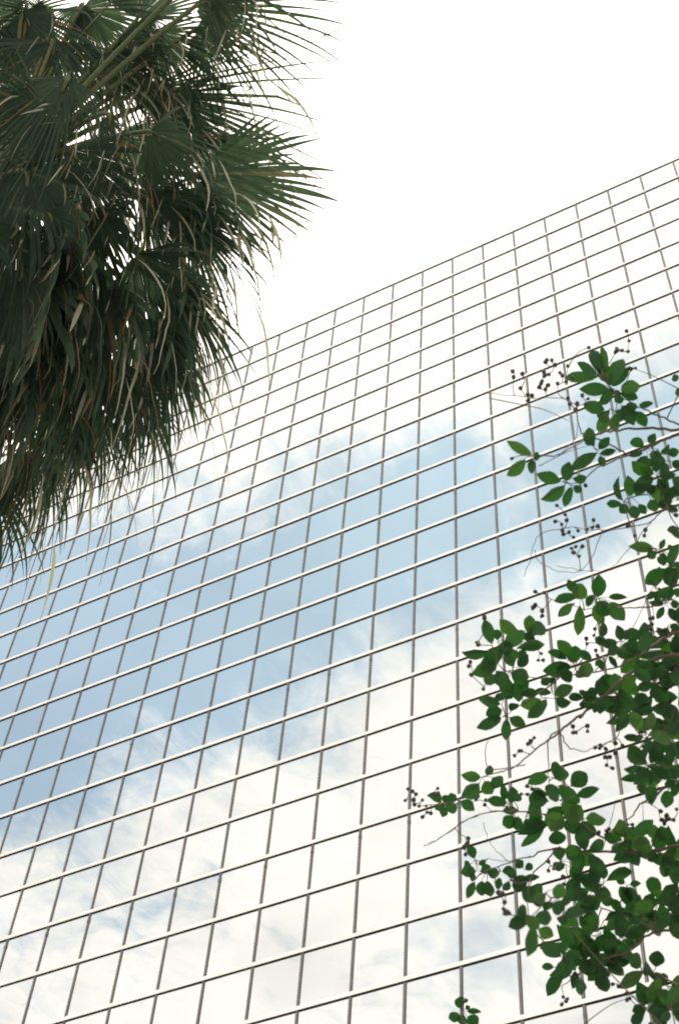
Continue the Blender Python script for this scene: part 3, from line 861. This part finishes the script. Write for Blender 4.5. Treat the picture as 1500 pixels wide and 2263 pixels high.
zl(900, 1750, 2.5, [
    (370, 370, 345, 300, 60), (350, 400, 310, 410, 50), (390, 400, 430, 380, 40), (380, 440, 295, 445, 70), (400, 440, 450, 410, 60), (440, 440, 500, 450, 70), (370, 495, 325, 585, 50), (410, 490, 410, 575, 65), (440, 490, 455, 580, 60), (480, 500, 520, 510, 60),
    (560, 490, 530, 545, 50), (380, 470, 340, 470, 50), (520, 440, 590, 430, 60), (600, 380, 640, 420, 55), (650, 430, 690, 400, 50), (640, 480, 720, 470, 40), (620, 500, 590, 550, 60), (640, 520, 690, 600, 90), (680, 530, 740, 560, 80), (600, 470, 560, 440, 60), (590, 470, 640, 520, 90),
    (960, 590, 920, 490, 60), (1000, 580, 1040, 640, 90), (860, 980, 775, 1110, 75), (810, 970, 740, 965, 40), (960, 1030, 965, 1125, 70), (870, 870, 825, 830, 60), (1040, 1020, 1080, 1070, 70), (1140, 950, 1155, 1010, 80),
    (1290, 970, 1240, 910, 90), (1300, 990, 1180, 1070, 90), (1370, 970, 1380, 890, 85), (1360, 1000, 1290, 960, 70),
    (295, 1200, 290, 1140, 70), (290, 1230, 230, 1255, 60), (310, 1230, 300, 1290, 70), (320, 1200, 345, 1185, 30), (330, 1215, 395, 1215, 35), (330, 1240, 380, 1280, 80),
    (840, 380, 830, 310, 70), (880, 370, 940, 320, 80), (930, 390, 1040, 360, 80), (900, 420, 960, 470, 80), (870, 400, 800, 420, 60), (1040, 470, 1020, 530, 60), (1190, 220, 1150, 190, 70), (1200, 250, 1240, 190, 60), (1350, 260, 1360, 190, 80), (1420, 270, 1400, 200, 70),
])
# a spray that hangs closer to the lens
zl(900, 1750, 2.5, [
    (760, 560, 700, 615, 65), (800, 540, 870, 560, 90), (860, 580, 880, 625, 80), (790, 620, 850, 650, 85), (750, 610, 790, 645, 70), (740, 590, 695, 610, 60),
    (680, 690, 570, 740, 90), (660, 680, 610, 640, 80), (700, 690, 800, 700, 80), (690, 740, 680, 890, 75), (720, 760, 800, 800, 75), (860, 700, 970, 650, 80), (870, 690, 840, 725, 60), (650, 700, 720, 740, 80)], -0.75)

# dense leafage at the right: scattered leaves inside these patches (photograph pixels)
PATCH = [
    ([(1310, 1500), (1400, 1485), (1500, 1480), (1600, 1480), (1600, 1590), (1440, 1585), (1360, 1580), (1330, 1560)], 74),
    ([(1330, 1440), (1400, 1420), (1500, 1390), (1600, 1380), (1600, 1470), (1500, 1480), (1380, 1490)], 36),
    ([(1385, 1620), (1440, 1600), (1600, 1570), (1600, 1790), (1475, 1780), (1420, 1730), (1395, 1690)], 80),
    ([(1230, 1880), (1330, 1880), (1390, 1830), (1430, 1855), (1600, 1820), (1600, 2050), (1400, 2030), (1330, 1990), (1280, 1960), (1250, 1930)], 128),
    ([(1230, 2090), (1300, 2055), (1315, 2000), (1390, 2000), (1410, 2060), (1380, 2110), (1330, 2165), (1255, 2150)], 64),
    ([(1410, 2185), (1470, 2150), (1600, 2120), (1600, 2330), (1430, 2300), (1425, 2230)], 54),
    ([(1400, 1990), (1500, 1960), (1600, 1960), (1600, 2110), (1500, 2070), (1440, 2040)], 30),
    ([(1420, 1160), (1520, 1150), (1560, 1330), (1450, 1330), (1440, 1240)], 14),
    ([(1440, 990), (1560, 980), (1560, 1130), (1450, 1110)], 12),
]


def inside(p, poly):
    r = False
    for a in range(len(poly)):
        (x1, y1), (x2, y2) = poly[a], poly[a - 1]
        if (y1 > p[1]) != (y2 > p[1]) and p[0] < (x2 - x1) * (p[1] - y1) / (y2 - y1) + x1: r = not r
    return r


for poly, n in PATCH:
    x0, x1 = min(p[0] for p in poly), max(p[0] for p in poly)
    y0, y1 = min(p[1] for p in poly), max(p[1] for p in poly)
    got = 0
    tries = 0
    while got < n and tries < 4000:
        tries += 1
        c = (lrng.uniform(x0, x1), lrng.uniform(y0, y1))
        if not inside(c, poly): continue
        # a whorl of a few leaves
        a0 = lrng.uniform(0, 6.28)
        m_ = lrng.randrange(3, 7)
        dzc = lrng.gauss(0, 0.10)
        for q in range(m_):
            a = a0 + q * 6.28 / m_ + lrng.uniform(-.4, .4)
            l = lrng.uniform(26, 60)
            leaves.append((c[0] + 6 * math.cos(a), c[1] + 6 * math.sin(a), c[0] + l * math.cos(a), c[1] + l * math.sin(a), l * lrng.uniform(0.5, 0.68), dzc))
            got += 1

recs = []
for bx, by, tx, ty, w, dz in leaves:
    d = depth_at(bx, by) + dz + lrng.gauss(0, 0.02)
    plen = math.hypot(tx - bx, ty - by)
    lm = plen / FPX * d
    b3 = at(bx, by, d)
    t3 = at(tx, ty, d + lm * lrng.uniform(-0.45, 0.45))
    sz = lrng.uniform(1.0, 1.22)
    t3 = b3 + (t3 - b3) * sz; b3 = b3 - (t3 - b3) * 0.05
    recs.append((plen * w, b3, t3, w / FPX * d * lrng.uniform(0.86, 1.08)))
seen_first = sorted(range(len(recs)), key=lambda k: -recs[k][0] * (1.0 if -20 < to_px(recs[k][1])[0] < 1500 else 0.05))
rank = {k: n for n, k in enumerate(seen_first)}
rv, rf = [], []
clusters = []
for k, (area, b3, t3, w3) in enumerate(recs):
    y = (t3 - b3); L = y.length; y.normalize()
    view = (b3 - CAM).normalized()
    n = (-view - y * (-view).dot(y)).normalized()
    x = y.cross(n)
    roll = lrng.gauss(0, 0.38)
    n2 = n * math.cos(roll) + x * math.sin(roll)
    if lrng.random() < 0.5: n2 = -n2
    x2 = y.cross(n2)
    sx = w3 / max(0.72, math.cos(roll))
    mat = Matrix(((x2.x * sx, y.x * L, n2.x * L, b3.x - TB.x), (x2.y * sx, y.y * L, n2.y * L, b3.y - TB.y), (x2.z * sx, y.z * L, n2.z * L, b3.z - TB.z), (0, 0, 0, 1)))
    me = LEAF[lrng.randrange(5)]
    if rank[k] < 300:
        o = bpy.data.objects.new('leaf', me); COL.objects.link(o)
        o.parent = tree; o.matrix_local = mat
    else:
        k0 = len(rv)
        rv += [mat @ v.co for v in me.vertices]
        rf += [tuple(k0 + q for q in p.vertices) for p in me.polygons]
    for c in clusters:
        if (c[0] - b3).length < 0.035:
            c[1].append(b3); break
    else:
        clusters.append([b3.copy(), [b3]])
if rv:
    o = obj('leaf', mesh('leaves_rest', rv, rf, True), m_leaf, tree)
    o['kind'] = 'stuff'

# twigs: every whorl hangs on the nearest wood already grown
NODES = [p for sp, r, m_ in limb_pts for p in sp]
order = sorted(clusters, key=lambda c: min((p - c[0]).length for p in NODES))
twig_n = 0
tv = MB()


def grow(target, r0=0.0016, r1=0.0007, jit=0.15):
    near = min(NODES, key=lambda q: (q - target).length + 0.15 * max(0.0, (target - q).dot(RIGHT)))
    L = (near - target).length
    if L < 0.004: return None
    mid = (near + target) * 0.5 + V((lrng.gauss(0, 1), lrng.gauss(0, 1), lrng.gauss(0, 1))) * L * jit * 0.5
    return spline([near, mid, target], 4)


for c in order:
    pts = grow(c[0])
    if not pts: continue
    n = len(pts)
    q = MB().tube([p - TB for p in pts], [0.0017 - 0.0009 * k / (n - 1) for k in range(n)], 5)
    for b3 in c[1]:
        if (b3 - c[0]).length > 0.003:
            q.tube([c[0] - TB, (c[0] + b3) * 0.5 - TB + V((0, 0, 0.001)), b3 - TB], [0.0008, 0.0007, 0.0006], 4)
    if twig_n < 300:
        obj('twig', q.mesh('twig', True), m_bark, tree)
    else:
        k0 = len(tv.v); tv.v += q.v; tv.f += [tuple(k0 + i for i in f) for f in q.f]
    twig_n += 1
    NODES += pts[1:]
if tv.v:
    o = obj('twig', tv.mesh('twigs_rest', True), m_bark, tree); o['kind'] = 'stuff'

# dry seed capsules in loose panicles
CAPS = []
for ox, oy, s, dz, lst in (
    (1000, 720, 3.0, 0, [(395, 305), (405, 340), (465, 315), (450, 415), (615, 240), (655, 235), (680, 255), (605, 300), (640, 325), (705, 310), (765, 270), (580, 380), (575, 410), (625, 400), (690, 380), (750, 375), (525, 460), (500, 500), (1155, 30), (1170, 105), (895, 150), (1075, 175), (1125, 165), (1155, 170), (1180, 290), (770, 525), (820, 520), (860, 460), (895, 490), (815, 560), (390, 885), (880, 1052), (690, 1190), (740, 1255), (680, 1300), (755, 1295), (720, 1355), (770, 1370), (830, 1360), (800, 1400), (895, 1350), (935, 1290), (965, 1325), (920, 1330), (780, 1470), (815, 1460), (800, 1500), (830, 1530), (1270, 1360), (1270, 1395), (1165, 1330), (1200, 1390), (545, 1760), (600, 1770), (530, 1880), (590, 1890), (590, 1930), (210, 1935), (1305, 965), (1480, 1250), (1320, 1940), (1300, 1990), (940, 2010)]),
    (880, 1300, 2.419, 0, [(455, 150), (425, 285), (385, 390), (380, 415), (385, 465), (450, 535), (1000, 270), (1050, 330), (1060, 360), (760, 345), (745, 380), (775, 380), (715, 100), (765, 120), (1340, 160), (1350, 190), (1390, 230), (935, 735), (935, 770), (1010, 740), (970, 690), (620, 890), (655, 870), (690, 830), (705, 820), (1055, 850), (1075, 855), (1100, 905), (1130, 900), (1110, 945), (1145, 960), (1160, 830), (1195, 840), (50, 1070), (70, 1085), (95, 1100), (40, 1130), (130, 1130), (90, 1160), (110, 1165), (150, 1165), (155, 1195), (130, 1225), (205, 1075), (215, 1100), (195, 1110), (410, 1120), (430, 1115), (465, 1160), (470, 1130), (690, 1060), (710, 1070), (685, 1100), (370, 1360), (355, 1390), (1470, 1240), (1410, 1240), (1435, 1225), (1170, 700), (1215, 710), (1265, 735), (1195, 690), (1440, 400), (1470, 430), (1480, 400), (1070, 1310), (1120, 1290), (1130, 1310)]),
    (900, 1750, 2.5, 0, [(1400, 150), (1445, 150), (1430, 130), (1490, 100), (320, 285), (335, 275), (315, 345), (865, 515), (780, 390), (780, 430), (870, 770), (900, 755), (975, 720), (745, 865), (760, 880), (790, 860), (860, 1130), (880, 1160), (850, 1170), (1130, 1060), (1165, 1075), (1210, 1110), (1230, 1140), (1280, 1185), (1210, 1145), (1240, 180), (1210, 180), (325, 1150)]),
    (900, 1750, 2.5, -0.75, [(505, 555), (540, 610), (530, 650), (535, 670), (520, 565)]),
):
    CAPS += [(ox + a / s, oy + b / s, dz) for a, b in lst]
cv, cf = [(0, 0, -1)], []
for a, (z, r) in enumerate(((-0.55, 0.78), (0.15, 1.0), (0.7, 0.8))):
    for k in range(6):
        w = math.pi * k / 3
        cv.append((r * math.cos(w), r * math.sin(w), z))
cv.append((0, 0, 0.55))
for k in range(6):
    k2 = (k + 1) % 6
    cf += [(0, 1 + k2, 1 + k), (1 + k, 1 + k2, 7 + k2, 7 + k), (7 + k, 7 + k2, 13 + k2, 13 + k), (13 + k, 13 + k2, 19)]
cap_me = mesh('seed_capsule', cv, cf, False); cap_me.materials.append(m_caps)
pts3 = []
for px, py, dz in CAPS:
    pts3.append(at(px + lrng.uniform(-2, 2), py + lrng.uniform(-2, 2), depth_at(px, py) + dz + lrng.gauss(0, 0.012)))
for p in list(pts3):                     # a few more hidden among the others
    if lrng.random() < 0.35:
        pts3.append(p + V((lrng.gauss(0, .008), lrng.gauss(0, .008), lrng.gauss(0, .008))))
pts3.sort(key=lambda p: min((p - q).length for q in NODES))
for p in pts3:
    s = grow(p, jit=0.22)
    o = obj('seed_capsule', cap_me, None, tree, p - TB)
    r = lrng.uniform(0.0038, 0.0054)
    ax = (s[-1] - s[-2]) if s else UP
    o.rotation_mode = 'QUATERNION'
    o.rotation_quaternion = ax.to_track_quat('Z', 'Y')
    o.scale = (r, r, r * lrng.uniform(1.0, 1.3))
    if s:
        n = len(s)
        obj('stalk', MB().tube([q - TB for q in s], [0.0011 - 0.0003 * k / (n - 1) for k in range(n)], 4).mesh('stalk', True), m_bark, tree)
        NODES += [s[-2], s[len(s) // 2]]
# thin bare shoots
for pl in ([(1107, 1792), (1058, 1800), (1016, 1821), (963, 1858), (936, 1870)], [(1080, 880), (1130, 890), (1200, 905), (1255, 930)], [(1500, 860), (1440, 830), (1385, 810)],
           [(1230, 1010), (1270, 970), (1275, 935)], [(1190, 1030), (1250, 1000), (1300, 985)], [(1160, 1690), (1085, 1700), (1072, 1670), (1076, 1640), (1090, 1625)], [(1330, 1880), (1350, 1810), (1360, 1765)], [(1420, 1850), (1420, 1800), (1419, 1770)],
           [(1300, 1420), (1380, 1410), (1440, 1300), (1470, 1280)], [(1290, 2263), (1350, 2220), (1410, 2200)]):
    p3 = spline([Q(x, y) for x, y in pl], 5)
    n = len(p3)
    obj('twig', MB().tube([q - TB for q in p3], [0.0012 - 0.0007 * abs(k / (n - 1) - 0.1) for k in range(n)], 4).mesh('twig', True), m_bark, tree)
